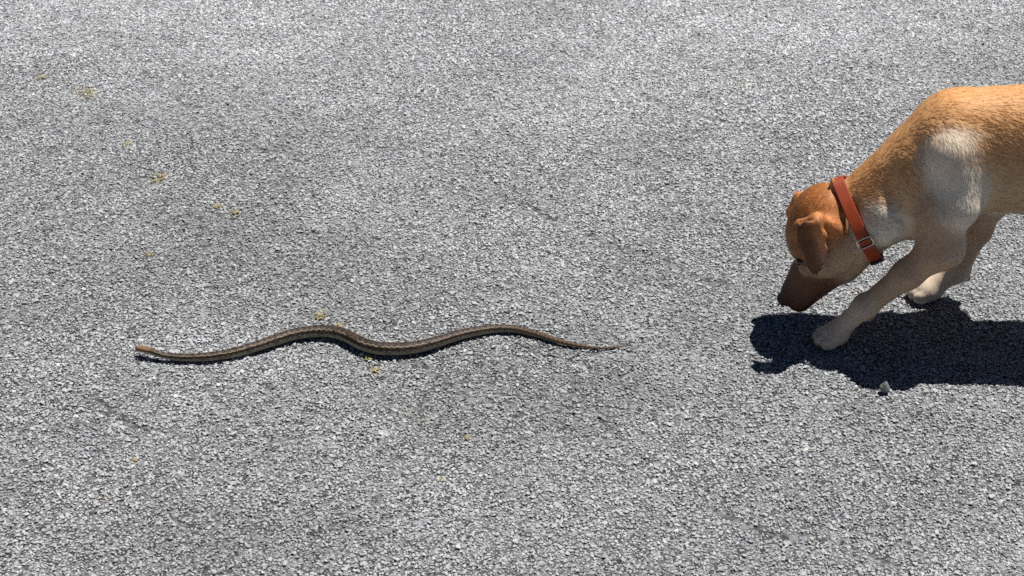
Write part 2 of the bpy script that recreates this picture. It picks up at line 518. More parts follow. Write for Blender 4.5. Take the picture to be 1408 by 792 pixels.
TAN = np.array([.70, .37, .15]); RUST = np.array([.36, .15, .055]); CREAM = np.array([.68, .51, .33]); PALE = np.array([.80, .70, .57])
SAND = np.array([.60, .42, .255]); MUZ = np.array([.135, .062, .032]); NOSE = np.array([.035, .018, .014]); PINK = np.array([.50, .27, .20]); LEG = np.array([.52, .36, .235]); PAW = np.array([.66, .53, .40])
PRIM = []
def cone(a, b, ra, rb, k=.02, col=SAND, flow=(1, 0, -.5), hl=.014, sub=False, pale=0):
    PRIM.append(dict(pale=pale, t='c', a=np.asarray(a, float), b=np.asarray(b, float), ra=ra, rb=rb, k=k, col=col, flow=np.asarray(flow, float), hl=hl, sub=sub))
def ell(c, r, axes=None, k=.02, col=SAND, flow=(1, 0, -.5), hl=.014, sub=False, pale=0):
    A = np.eye(3) if axes is None else np.stack([np.asarray(q, float) / np.linalg.norm(q) for q in axes])
    PRIM.append(dict(pale=pale, t='e', c=np.asarray(c, float), r=np.asarray(r, float), A=A, k=k, col=col, flow=np.asarray(flow, float), hl=hl, sub=sub))

def prim_d(P, p):
    if P['t'] == 'c':
        ab = P['b'] - P['a']; L2 = ab @ ab
        q = p - P['a']
        t = np.clip((q @ ab) / L2, 0, 1)
        return np.linalg.norm(q - t[..., None] * ab, axis=-1) - (P['ra'] + (P['rb'] - P['ra']) * t)
    q = (p - P['c']) @ P['A'].T
    k0 = np.linalg.norm(q / P['r'], axis=-1); k1 = np.linalg.norm(q / P['r'] ** 2, axis=-1)
    return k0 * (k0 - 1) / np.maximum(k1, 1e-6)

# torso
xc = D(1300, 200)[0]
ell((xc + .155, YD, .317), (.20, .078, .103), k=.03, hl=.018, flow=(1, 0, -.35))           # rib cage
ell((xc + .035, YD, .314), (.095, .070, .096), k=.03, hl=.018, flow=(1, 0, -.45))            # fore chest
cone((xc + .03, YD, .364), (xc + .36, YD, .398), .040, .045, k=.03, hl=.018, flow=(1, 0, -.1), col=TAN)   # back line
cone((xc + .25, YD, .335), (xc + .40, YD, .345), .078, .074, k=.03, hl=.018, flow=(1, 0, -.3))       # loin
ell((xc + .44, YD, .342), (.105, .080, .088), k=.03, hl=.018, flow=(1, 0, -.5))            # croup
cone((xc + .53, YD, .385), (xc + .63, YD, .36), .026, .022, k=.03, hl=.02, flow=(1, 0, -.3), col=TAN)      # tail
cone((xc + .63, YD, .36), (xc + .78, YD, .33), .022, .011, k=.02, hl=.022, flow=(1, 0, -.3), col=TAN)
# withers: tops of both shoulder blades, blades leaning out to the triceps
for sgn in (-1, 1):
    def B(px, py, o):
        q = D(px, py, -o)
        return q if sgn < 0 else mir(q)
    ell(D(1314, 172, 0) + np.array([0, sgn * .022, -.004]), (.050, .024, .036), k=.025, col=TAN, flow=(1, 0, -.2), hl=.014)
    if sgn > 0: cone(B(1318, 236, .050), B(1320, 290, .064), .030, .026, k=.030, col=PALE, flow=(.5, 0, -.85), hl=.011)
    else: cone(B(1308, 212, .050), B(1322, 284, .080), .036, .027, k=.030, col=PALE, flow=(.5, 0, -.85), hl=.011, pale=1)   # shoulder blade to triceps
    ell(B(1268, 258, .034), (.032, .028, .056), axes=[(.95, 0, .3), (0, 1, 0), (-.3, 0, .95)], k=.026, col=np.array([.36, .24, .145]), flow=(.4, 0, -.9), hl=.013)     # shoulder front, its coat colour darkened to stand in for shade
    ell(B(1211, 302, .040), (.032, .030, .036), k=.020, col=PALE, flow=(.9, 0, -.2), hl=.012, pale=1)     # loose skin of the neck
# neck
nb, nh = D(1274, 240), D(1180, 306)
cone(nb, nh, .068, .048, k=.030, col=CREAM, flow=(.8, 0, .1), hl=.014)
cone(D(1309, 164), D(1186, 268), .038, .034, k=.025, col=TAN, flow=(.85, 0, .4), hl=.014)
cone(D(1242, 275), D(1196, 318), .040, .030, k=.03, col=CREAM, flow=(.8, 0, -.2), hl=.014)
ell(D(1268, 280), (.040, .056, .050), k=.03, col=SAND, flow=(.6, 0, -.6), hl=.013)         # point of the chest

# head frame
O, NT = D(1150, 262), D(1069, 408)
U = (NT - O) / np.linalg.norm(NT - O)
Vv = np.cross(U, [0, 1, 0]); Vv = Vv if Vv[0] < 0 else -Vv
AX = [U, Vv, (0, 1, 0)]
fl = -U
ell(D(1127, 304), (.062, .047, .055), AX, k=.02, col=np.array([.47, .185, .060]), flow=fl, hl=.014)                 # cranium
ell(D(1111, 330), (.034, .027, .038), AX, k=.02, col=np.array([.38, .165, .062]), flow=fl, hl=.006)                 # forehead
ell(D(1160, 328), (.048, .048, .050), AX, k=.025, col=CREAM, flow=fl, hl=.012)              # throat
cone(D(1119, 368), D(1096, 407), .030, .0205, k=.016, col=MUZ * 1.3, flow=fl, hl=.004)      # muzzle
cone(D(1104, 372), D(1084, 401), .0185, .0125, k=.012, col=MUZ, flow=fl, hl=.004)           # bridge of the nose
ell(D(1077.5, 410.5), (.0105, .0115, .0150), AX, k=.004, col=NOSE, flow=fl, hl=.0)          # nose pad
cone(D(1150, 368), D(1100, 416), .026, .0140, k=.014, col=MUZ * 1.4, flow=fl, hl=.005)      # lower jaw
ell(D(1170, 352), (.040, .026, .034), AX, k=.02, col=CREAM, flow=fl, hl=.010)               # loose skin under the jaw
for sgn in (-1, 1):
    def E(px, py, o):                        # the near-side point, mirrored for the far side
        q = D(px, py, -o)
        return q if sgn < 0 else mir(q)
    ell(E(1143, 348, .032), (.044, .034, .026), AX, k=.018, col=SAND * .92, flow=fl, hl=.009)      # cheek
    ell(E(1110, 400, .015), (.032, .018, .0125), AX, k=.008, col=MUZ * 1.15, flow=fl, hl=.004)  # flews
    ell(E(1099, 341, .027), (.017, .014, .015), AX, k=.008, col=np.array([.36, .18, .08]), flow=fl, hl=.004)   # brow
    ell(E(1112, 366, .031), (.018, .014, .012), AX, k=.010, col=SAND * .6, flow=fl, hl=.005)  # cheek bone
    ell(E(1099, 358.5, .037), (.0085, .0048, .0085), [U + .5 * Vv, Vv - .5 * U, (0, 1, 0)], k=.003, sub=True)   # eye socket
    cone(E(1094, 350, .031), E(1104, 354, .0385), .0042, .0036, k=.004, col=np.array([.30, .16, .08]), flow=fl, hl=.004)     # upper lid
    ell(E(1071, 410.5, .0075), (.0045, .003, .004), AX, k=.003, sub=True)                       # nostril
    # ear: folded root, flap with a turned rear edge, tip hanging straight down
    nrm = np.array([-.16, sgn * 1.0, -.17]); nrm /= np.linalg.norm(nrm)
    ln = np.array([.16, 0, -1.0]); ln -= nrm * (ln @ nrm); ln /= np.linalg.norm(ln)
    wd = np.cross(ln, nrm); wd = wd if wd[0] > 0 else -wd
    if sgn < 0:
        cone(E(1098, 306, .050), E(1124, 300, .060), .0050, .0060, k=.012, col=RUST * 1.5, flow=(.1, 0, -1), hl=.010)
        cone(E(1124, 300, .060), E(1150, 315, .050), .0070, .0085, k=.014, col=RUST * 1.7, flow=(.4, 0, -1), hl=.012)
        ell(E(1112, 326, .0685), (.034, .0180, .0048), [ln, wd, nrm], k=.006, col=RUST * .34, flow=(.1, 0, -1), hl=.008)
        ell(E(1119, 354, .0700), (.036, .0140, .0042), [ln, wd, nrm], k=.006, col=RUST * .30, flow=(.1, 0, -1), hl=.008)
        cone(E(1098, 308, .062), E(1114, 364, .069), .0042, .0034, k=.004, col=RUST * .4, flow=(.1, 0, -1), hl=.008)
        cone(E(1124, 303, .070), E(1130, 322, .075), .0055, .0055, k=.006, col=RUST * 2.1, flow=(0, 0, -1), hl=.010)     # turned rear edge, colour lightened to imitate a sunlit crest
        cone(E(1130, 322, .075), E(1133, 338, .075), .0055, .0046, k=.006, col=RUST * 2.0, flow=(0, 0, -1), hl=.010)
        cone(E(1133, 338, .075), E(1133, 358, .072), .0048, .0032, k=.004, col=PINK * 1.2, flow=(0, 0, -1), hl=.008)
        cone(E(1097, 293, .047), E(1138, 287, .047), .0035, .0040, k=.006, sub=True)             # crease above the ear
        cone(E(1140, 312, .066), E(1141, 345, .064), .0040, .0040, k=.005, sub=True)             # shadow gap behind the ear
        ell(E(1141, 330, .070), (.011, .006, .008), [ln, wd, nrm], k=.008, sub=True)          # hollow behind the ear
    else:
        cone(D(1088, 291, .046), D(1100, 272, .052), .0085, .0095, k=.008, col=RUST * 1.6, flow=(-.2, 0, -1), hl=.010)
        cone(D(1101, 274, .052), D(1124, 280, .052), .0085, .0100, k=.010, col=RUST * 1.6, flow=(-.2, 0, -1), hl=.010)
        ell(D(1103, 299, .056), (.026, .017, .0048), [ln, wd, nrm], k=.006, col=RUST, flow=(.1, 0, -1), hl=.008)
cone(D(1150, 266), D(1143.5, 247), .012, .003, k=.008, col=TAN, flow=(-.3, 0, 1), hl=.008)        # pinched skin at the nape

# forelegs
def foreleg(sgn, sh, el, ca, pa, toe_dir, offs):
    o = offs
    S_, E_, K_, P_ = D(*sh, o[0]), D(*el, o[1]), D(*ca, o[2]), D(*pa, o[3])
    cone(S_, E_, .038, .031, k=.024, col=LEG, flow=E_ - S_, hl=.012)
    m = E_ + (K_ - E_) * .45
    cone(E_, m, .0290, .0205, k=.018, col=LEG, flow=K_ - E_, hl=.009)
    cone(m, K_, .0205, .0162, k=.018, col=LEG, flow=K_ - E_, hl=.007)
    ell(K_, (.0180, .0172, .0180), k=.012, col=PAW, flow=K_ - E_, hl=.006)
    cone(K_, P_, .0152, .0165, k=.012, col=PAW, flow=P_ - K_, hl=.006)
    return K_, P_

def paw(P_, d, hl=.005):
    d = np.array([d[0], d[1], 0.0]); d /= np.linalg.norm(d)
    s_ = np.array([-d[1], d[0], 0.0])
    c = np.array([P_[0], P_[1], 0.0])
    ell(c + d * .008 + np.array([0, 0, .0185]), (.024, .0215, .0165), [d, s_, (0, 0, 1)], k=.010, col=PAW, flow=d, hl=hl)
    tips = []
    for o, f in ((-.0168, .020), (-.0062, .0275), (.0062, .0275), (.0168, .020)):
        q = c + d * f + s_ * o + np.array([0, 0, .0125])
        ell(q, (.0150, .0066, .0115), [d, s_, (0, 0, 1)], k=.0025, col=PAW, flow=d, hl=hl)
        tips.append((q + d * .0136 + np.array([0, 0, -.0035]), d))
    return tips

claws = []
Kn, Pn = foreleg(-1, (1296, 286), (1296, 340), (1190, 421), (1151, 455), None, (-.066, -.078, -.066, -.062))
claws += paw(Pn + np.array([.004, 0, 0]), (-1, -.12, 0))
Kf, Pf = foreleg(1, (1345, 220), (1366, 268), (1317, 372), (1278, 398), None, (.056, .058, .060, .060))
claws += paw(Pf + np.array([.006, 0, 0]), (-1, .05, 0))
ell(Kf + np.array([.016, 0, -.014]), (.008, .007, .007), k=.006, col=NOSE * 2, flow=(0, 0, -1), hl=0)        # carpal pad
ell(Kn + np.array([.010, 0, -.022]), (.008, .007, .006), k=.006, col=NOSE * 2, flow=(0, 0, -1), hl=0)
# hind legs
for sgn, dx in ((-1, .03), (1, -.06)):
    yy = YD + sgn * .062
    hip = np.array([xc + .44, yy, .315]); kn = np.array([xc + .39 + dx * .6, yy + sgn * .01, .195]); hk = np.array([xc + .52 + dx, yy, .115]); ft = np.array([xc + .50 + dx, yy, .028])
    cone(hip, kn, .066, .042, k=.03, col=SAND, flow=kn - hip, hl=.014)
    cone(kn, hk, .040, .018, k=.018, col=CREAM, flow=hk - kn, hl=.010)
    cone(hk, ft, .0175, .0175, k=.012, col=PAW, flow=ft - hk, hl=.006)
    claws += paw(ft + np.array([-.004, 0, 0]), (-1, 0, 0))

# sample the blended field on a grid and draw the surface through it
VS = .003
lo = np.array([.375, YD - .165, -.012]); hi = np.array([xc + .82, YD + .165, .475])
dims = np.ceil((hi - lo) / VS).astype(int) + 1
F = np.full(dims, 1.0, dtype=np.float32)
def bounds(P):
    if P['t'] == 'c':
        r = max(P['ra'], P['rb']); return np.minimum(P['a'], P['b']) - r, np.maximum(P['a'], P['b']) + r
    e = np.sqrt(((P['A'] * P['r'][:, None]) ** 2).sum(0)); return P['c'] - e, P['c'] + e
for P in PRIM:
    l, h = bounds(P); mg = P['k'] + .012
    i0 = np.clip(np.floor((l - mg - lo) / VS).astype(int), 0, dims - 1); i1 = np.clip(np.ceil((h + mg - lo) / VS).astype(int) + 1, 1, dims)
    g3 = np.stack(np.meshgrid(*[lo[a] + VS * np.arange(i0[a], i1[a]) for a in range(3)], indexing='ij'), -1)
    d = prim_d(P, g3).astype(np.float32)
    sl = tuple(slice(i0[a], i1[a]) for a in range(3))
    A_ = F[sl]; kk = P['k']
    if P['sub']:
        d = -d
        hh = np.maximum(kk - np.abs(A_ - d), 0) / kk
        F[sl] = np.maximum(A_, d) + hh * hh * kk * .25
    else:
        hh = np.maximum(kk - np.abs(A_ - d), 0) / kk
        F[sl] = np.minimum(A_, d) - hh * hh * kk * .25
# soles stay flat on the ground
zz = lo[2] + VS * np.arange(dims[2])
F = np.maximum(F, (-.0005 - zz)[None, None, :].astype(np.float32))

def surface_nets(F, lo, h):
    ins = F < 0
    nx, ny, nz = F.shape
    cnt = np.zeros((nx - 1, ny - 1, nz - 1), np.int8)
    for a in (0, 1):
        for b in (0, 1):
            for c in (0, 1):
                cnt += ins[a:nx - 1 + a, b:ny - 1 + b, c:nz - 1 + c]
    act = (cnt > 0) & (cnt < 8)
    I = np.argwhere(act)
    vid = np.full(act.shape, -1, np.int32); vid[act] = np.arange(len(I))
    acc = np.zeros((len(I), 3)); w = np.zeros(len(I))
    corners = [(a, b, c) for a in (0, 1) for b in (0, 1) for c in (0, 1)]
    vals = {c: F[I[:, 0] + c[0], I[:, 1] + c[1], I[:, 2] + c[2]].astype(float) for c in corners}
    for c in corners:
        for ax in range(3):
            if c[ax] == 0:
                d = list(c); d[ax] = 1; d = tuple(d)
                f0, f1 = vals[c], vals[d]
                m = (f0 < 0) != (f1 < 0)
                t = np.where(m, f0 / np.where(m, f0 - f1, 1), 0)
                p = np.array(c, float)[None] + 0 * acc
                p[:, ax] += t
                acc += p * m[:, None]; w += m
    V = lo + h * (I + acc / w[:, None])
    quads = []
    for ax in range(3):
        o1, o2 = [(1, 2), (2, 0), (0, 1)][ax]
        sa = [slice(None)] * 3; sb = [slice(None)] * 3
        sa[ax] = slice(0, -1); sb[ax] = slice(1, None)
        A_, B_ = ins[tuple(sa)], ins[tuple(sb)]
        E = np.argwhere(A_ != B_)
        ok = (E[:, o1] > 0) & (E[:, o2] > 0) & (E[:, o1] < F.shape[o1] - 1) & (E[:, o2] < F.shape[o2] - 1)
        E = E[ok]
        fl_ = A_[E[:, 0], E[:, 1], E[:, 2]]
        def cell(da, db):
            q = E.copy(); q[:, o1] -= da; q[:, o2] -= db
            return vid[q[:, 0], q[:, 1], q[:, 2]]
        q = np.stack([cell(1, 1), cell(0, 1), cell(0, 0), cell(1, 0)], -1)
        q[~fl_] = q[~fl_][:, ::-1]
        quads.append(q)
    return V, np.concatenate(quads)
DV, DF = surface_nets(F, lo, VS)

# light smoothing of the voxel steps
def edges_of(Q): return np.concatenate([Q[:, [0, 1]], Q[:, [1, 2]], Q[:, [2, 3]], Q[:, [3, 0]]])
Ed = edges_of(DF)
deg_ = np.bincount(Ed.ravel(), minlength=len(DV))[:, None]
for it in range(3):
    for lam in (.55, -.5):
        acc = np.stack([np.bincount(np.concatenate([Ed[:, 0], Ed[:, 1]]), weights=np.concatenate([DV[Ed[:, 1], a], DV[Ed[:, 0], a]]), minlength=len(DV)) for a in range(3)], -1) / np.maximum(deg_, 1)
        DV = DV + lam * (acc - DV)

# coat: colour, lie and length of the hair blended from the masses
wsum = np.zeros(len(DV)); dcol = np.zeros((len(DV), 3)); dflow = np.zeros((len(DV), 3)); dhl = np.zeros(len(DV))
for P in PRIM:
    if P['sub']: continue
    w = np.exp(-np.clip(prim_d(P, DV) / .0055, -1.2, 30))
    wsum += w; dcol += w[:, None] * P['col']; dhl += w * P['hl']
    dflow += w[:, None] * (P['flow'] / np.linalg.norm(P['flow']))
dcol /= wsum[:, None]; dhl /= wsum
dflow /= np.linalg.norm(dflow, axis=1)[:, None] + 1e-9
# tan saddle along the back and top of the neck, cream flanks
wob = (noise3(DV, 22, 4) - .5) * .05 + (noise3(DV, 70, 9) - .5) * .02
topz = np.interp(DV[:, 0], [D(1160, 250)[0], D(1230, 190)[0], D(1290, 130)[0], xc + .6], [.265, .335, .415, .43])
sad = smooth(-.125, -.035, DV[:, 2] - topz + wob) * smooth(D(1150, 260)[0], D(1180, 240)[0], DV[:, 0])
torso = smooth(.17, .24, DV[:, 2])
pw = np.zeros(len(DV))
for P in PRIM:
    if P['pale']: pw = np.maximum(pw, smooth(.026, -.004, prim_d(P, DV) + wob * .35))
sad = sad * (1 - .8 * pw)
dcol = dcol * (1 - .7 * pw[:, None]) + PALE * .7 * pw[:, None]
dcol = dcol * (1 - (sad * torso * .85)[:, None]) + TAN * 1.0 * (sad * torso * .85)[:, None]
low = smooth(.26, .205, DV[:, 2] + wob * .5) * smooth(xc - .02, xc + .06, DV[:, 0]) * smooth(.17, .2, DV[:, 2])
dcol = dcol * (1 - .7 * low[:, None]) + PALE * .7 * low[:, None]
dcol *= (.88 + .24 * noise3(DV, 90, 2))[:, None]
# pigment of lips, eyelids and the darker tip of the muzzle
def near_line(pts):
    best = np.full(len(DV), 9.0)
    for a, b_ in zip(pts[:-1], pts[1:]):
        ab = b_ - a; t = np.clip(((DV - a) @ ab) / (ab @ ab), 0, 1)
        best = np.minimum(best, np.linalg.norm(DV - a - t[:, None] * ab, axis=1))
    return best
for f_ in (lambda q: q, mir):
    lip_ = near_line([f_(D(1090, 423, -.008)), f_(D(1104, 424, -.018)), f_(D(1120, 417, -.026)), f_(D(1138, 400, -.034))])
    lid_ = near_line([f_(D(1094, 352, -.034)), f_(D(1099, 358, -.036)), f_(D(1106, 362, -.040))])
    for d_, r_, c_, s_ in ((lip_, .008, np.array([.045, .022, .016]), .85), (lid_, .009, np.array([.07, .035, .02]), .7)):
        m_ = (smooth(r_, r_ * .3, d_) * s_)[:, None]
        dcol = dcol * (1 - m_) + c_ * m_
tipd = np.linalg.norm(DV - D(1074, 412), axis=1)
m_ = (smooth(.055, .012, tipd) * .55)[:, None]
dcol = dcol * (1 - m_) + np.array([.05, .025, .016]) * m_

dog = empty('dog', (xc + .2, YD, 0))
tag(dog, 'yellow tan labrador puppy with head lowered, stalking towards the snake', 'dog')
m_skin, nt, b = new_mat('dog_coat_skin')
at = attr_node(nt, 'coat')
nt.links.new(at.outputs['Color'], b.inputs['Base Color'])
b.inputs['Roughness'].default_value = .65
b.inputs['Specular IOR Level'].default_value = .25
tc = N(nt, 'ShaderNodeTexCoord'); nz = N(nt, 'ShaderNodeTexNoise'); nz.inputs['Scale'].default_value = 900
nt.links.new(tc.outputs['Object'], nz.inputs['Vector'])
bp = N(nt, 'ShaderNodeBump'); bp.inputs['Strength'].default_value = .4; bp.inputs['Distance'].default_value = .001
nt.links.new(nz.outputs[0], bp.inputs['Height']); nt.links.new(bp.outputs[0], b.inputs['Normal'])
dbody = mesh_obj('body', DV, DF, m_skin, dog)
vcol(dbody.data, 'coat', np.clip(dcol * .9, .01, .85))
print('dog verts', len(DV))

# fur
nrmv = np.empty(len(DV) * 3, dtype=np.float32)
dbody.data.vertices.foreach_get('normal', nrmv); nrmv = nrmv.reshape(-1, 3).astype(float)
tri = np.concatenate([DF[:, [0, 1, 2]], DF[:, [0, 2, 3]]])
va, vb, vc = DV[tri[:, 0]], DV[tri[:, 1]], DV[tri[:, 2]]
area = .5 * np.linalg.norm(np.cross(vb - va, vc - va), axis=1)
cen_x = (va[:, 0] + vb[:, 0] + vc[:, 0]) / 3
wgt = area * np.where(cen_x < xc + .25, 1.0, .35) * np.where(cen_x < D(1190, 300)[0], 2.6, 1.0)
NHAIR = 90000
pick = rng.choice(len(tri), NHAIR, p=wgt / wgt.sum())
r1, r2 = np.sqrt(rng.random(NHAIR)), rng.random(NHAIR)
bw = np.stack([1 - r1, r1 * (1 - r2), r1 * r2], -1)
def bary(A_): return (A_[tri[pick]] * bw[..., None]).sum(1) if A_.ndim == 2 else (A_[tri[pick]] * bw).sum(1)
hp, hn, hf, hc, hlen = bary(DV), bary(nrmv), bary(dflow), bary(dcol), bary(dhl)
okh = (hlen > .0035) & (hp[:, 2] > .004)
hp, hn, hf, hc, hlen = hp[okh], hn[okh], hf[okh], hc[okh], hlen[okh]
hn /= np.linalg.norm(hn, axis=1)[:, None]
hf = hf - hn * (hf * hn).sum(1)[:, None]
sw = np.stack([noise3(hp, 40, 21) - .5, noise3(hp, 40, 33) - .5, noise3(hp, 40, 44) - .5], -1) * .55
hf = hf / (np.linalg.norm(hf, axis=1)[:, None] + 1e-6) + sw + rng.normal(0, .13, hp.shape)
hf = hf - hn * (hf * hn).sum(1)[:, None]
hf /= np.linalg.norm(hf, axis=1)[:, None] + 1e-6
nh_ = len(hp)
hlen = hlen * rng.uniform(.5, .9, nh_)
lift = rng.uniform(.05, .15, nh_)
ts = np.array([0, .34, .68, 1.0])
HP = np.stack([hp - hn * .0003 + hn * (hlen * lift * (1.5 * t - .75 * t * t))[:, None] + hf * (hlen * (.75 * t + .2 * t * t))[:, None] for t in ts], 1)
HC = hc * rng.uniform(1.0, 1.3, (nh_, 1))
cu = bpy.data.hair_curves.new('fur')
cu.add_curves([4] * nh_)
cu.attributes['position'].data.foreach_set('vector', HP.astype(np.float32).ravel())
ra = cu.attributes.get('radius') or cu.attributes.new('radius', 'FLOAT', 'POINT')
ra.data.foreach_set('value', np.tile(np.array([.00020, .00018, .00014, .00004], dtype=np.float32), nh_))
ca_ = cu.attributes.new('coat', 'FLOAT_COLOR', 'CURVE')
c4 = np.ones((nh_, 4), dtype=np.float32); c4[:, :3] = np.clip(HC, .01, .9)
ca_.data.foreach_set('color', c4.ravel())
na = cu.attributes.new('lie', 'FLOAT_VECTOR', 'CURVE')
na.data.foreach_set('vector', hn.astype(np.float32).ravel())
m_fur, nt, b = new_mat('dog_fur')
an = attr_node(nt, 'lie')
nt.links.new(an.outputs['Vector'], b.inputs['Normal'])
at = attr_node(nt, 'coat')
nt.links.new(at.outputs['Color'], b.inputs['Base Color'])
b.inputs['Roughness'].default_value = .5
b.inputs['Specular IOR Level'].default_value = .3
tr = N(nt, 'ShaderNodeBsdfTranslucent'); nt.links.new(at.outputs['Color'], tr.inputs[0])
ms = N(nt, 'ShaderNodeMixShader'); ms.inputs[0].default_value = .12
nt.links.new(b.outputs[0], ms.inputs[1]); nt.links.new(tr.outputs[0], ms.inputs[2])
nt.links.new(ms.outputs[0], nt.nodes['Material Output'].inputs['Surface'])
cu.materials.append(m_fur)
fur = bpy.data.objects.new('fur', cu); C.objects.link(fur)
fur.parent = dog; fur.matrix_parent_inverse = dog.matrix_world.inverted()
fur['kind'] = 'stuff'

# eyes and claws
m_deye = simple_mat('brown_eye', (.035, .014, .005), .06)
for sgn in (-1, 1):
    q = D(1100, 358.5, -.0285)
    if sgn > 0: q = mir(q)
    ball('eye', q, .0074, m_deye, dog)
m_claw = simple_mat('claw_horn', (.05, .035, .028), .35, nscale=200)
for q, d in claws:
    bm = bmesh.new()
    rings = []
    for i, t in enumerate(np.linspace(0, 1, 5)):
        c = q - d * .004 + d * .012 * t + np.array([0, 0, .002 - .0065 * t * t])
        r = .0034 * (1 - t * .8)
        s_ = np.array([-d[1], d[0], 0])
        rings.append([bm.verts.new(c + s_ * r * .7 * math.cos(a) + np.array([0, 0, 1]) * r * math.sin(a)) for a in np.linspace(0, 2 * math.pi, 8, endpoint=False)])
    for a_, b_ in zip(rings[:-1], rings[1:]):
        for j in range(8): bm.faces.new((a_[j], a_[(j + 1) % 8], b_[(j + 1) % 8], b_[j]))
    bm.faces.new(rings[0][::-1]); bm.faces.new(rings[-1])
    me = bpy.data.meshes.new('claw'); bm.to_mesh(me); bm.free(); me.materials.append(m_claw)
    o = bpy.data.objects.new('claw', me); C.objects.link(o); o.parent = dog; o.matrix_parent_inverse = dog.matrix_world.inverted()

# ------------------------------------------------------------------ the collar
def field(p):
    q = (np.asarray(p) - lo) / VS
    i = np.clip(np.floor(q).astype(int), 0, dims - 2); f = q - i
    v = 0
    for a in (0, 1):
        for b_ in (0, 1):
            for c in (0, 1):
                w = (f[..., 0] if a else 1 - f[..., 0]) * (f[..., 1] if b_ else 1 - f[..., 1]) * (f[..., 2] if c else 1 - f[..., 2])
                v = v + w * F[i[..., 0] + a, i[..., 1] + b_, i[..., 2] + c]
    return v
ctop, cbot = D(1157, 257), D(1203, 345)
cc = (ctop + cbot) / 2
cdn = (cbot - ctop) / np.linalg.norm(cbot - ctop)        # down the neck's cross-section
cax = np.cross(cdn, [0, 1, 0]); cax = cax if cax[0] > 0 else -cax      # along the neck, towards the body
NA = 120
def ring_r(cen, off):
    out = []
    for a in np.linspace(0, 2 * math.pi, NA, endpoint=False):
        d = math.cos(a) * cdn + math.sin(a) * np.array([0, -1.0, 0])
        rr_ = np.linspace(.02, .11, 200)
        f = field(cen + rr_[:, None] * d)
        j = np.argmax(f > 0)
        out.append(rr_[j] + off)
    out = np.array(out)
    for _ in range(10): out = .25 * np.roll(out, 1) + .5 * out + .25 * np.roll(out, -1)
    return out
wid = .0185
def strap_pt(a_i, w_, h):
    a = 2 * math.pi * a_i / NA
    d = math.cos(a) * cdn + math.sin(a) * np.array([0, -1.0, 0])
    return cc + cax * w_ + d * (strap_r(a_i, w_) + h)
RA, RB = ring_r(cc - cax * wid / 2, .0045), ring_r(cc + cax * wid / 2, .0045)
RM = np.maximum(RA, RB) * .5 + (RA + RB) * .25
def strap_r(i, w_):
    i = i % NA
    i0 = int(math.floor(i)) % NA; f = i - math.floor(i)
    return RM[i0] * (1 - f) + RM[(i0 + 1) % NA] * f
def strap(name, a0, a1, w_, t, lift, mat, parent, n=None):
    n = n or max(4, int(abs(a1 - a0)))
    closed = abs(a1 - a0) >= NA
    A_ = np.linspace(a0, a1, n, endpoint=not closed)
    prof = [(-.5, 0), (-.5, .75), (-.44, 1), (.44, 1), (.5, .75), (.5, 0)]
    Vs = []; Fs = []
    for a in A_:
        for (x, h) in prof: Vs.append(strap_pt(a, x * w_, lift + h * t))
    k = len(prof); m = len(A_)
    for i in range(m if closed else m - 1):
        for j in range(k):
            Fs.append((i * k + j, i * k + (j + 1) % k, ((i + 1) % m) * k + (j + 1) % k, ((i + 1) % m) * k + j))
    if not closed:
        Fs.append(tuple(range(k))[::-1]); Fs.append(tuple((m - 1) * k + j for j in range(k)))
    o = mesh_obj(name, np.array(Vs), Fs, mat, parent, False)
    bm = bmesh.new(); bm.from_mesh(o.data); bmesh.ops.recalc_face_normals(bm, faces=bm.faces); bm.to_mesh(o.data); bm.free()
    return o
m_web, nt, b = new_mat('orange_webbing')
tc = N(nt, 'ShaderNodeTexCoord'); wv = N(nt, 'ShaderNodeTexWave'); wv.inputs['Scale'].default_value = 420; wv.inputs['Distortion'].default_value = 1.5
nz = N(nt, 'ShaderNodeTexNoise'); nz.inputs['Scale'].default_value = 60
nt.links.new(tc.outputs['Object'], wv.inputs['Vector']); nt.links.new(tc.outputs['Object'], nz.inputs['Vector'])
mx = N(nt, 'ShaderNodeMix', data_type='RGBA'); mx.inputs[6].default_value = (.29, .034, .003, 1); mx.inputs[7].default_value = (.40, .056, .006, 1)
nt.links.new(nz.outputs[0], mx.inputs[0]); nt.links.new(mx.outputs[2], b.inputs['Base Color'])
b.inputs['Roughness'].default_value = .6
bp = N(nt, 'ShaderNodeBump'); bp.inputs['Strength'].default_value = .35; bp.inputs['Distance'].default_value = .0006
nt.links.new(wv.outputs[1], bp.inputs['Height']); nt.links.new(bp.outputs[0], b.inputs['Normal'])
m_steel = simple_mat('steel', (.62, .61, .58), .22, 1.0)
m_blk = simple_mat('black_plastic', (.012, .012, .013), .4)
m_stitch = simple_mat('stitch', (.30, .03, .006), .8)

collar = empty('dog_collar', tuple(cc))
tag(collar, 'orange webbing collar with steel slide around the tan puppy\'s neck', 'collar')
band = strap('band', 0, NA, wid, .0022, 0, m_web, collar)
A_SL = 31.0                                              # the slide sits low on the near side
strap('strap_overlap', 4, A_SL + 1, wid * .98, .0020, .0024, m_web, collar)
keeper = strap('keeper', 13.5, 15.5, wid * 1.10, .0028, .0042, m_blk, collar)
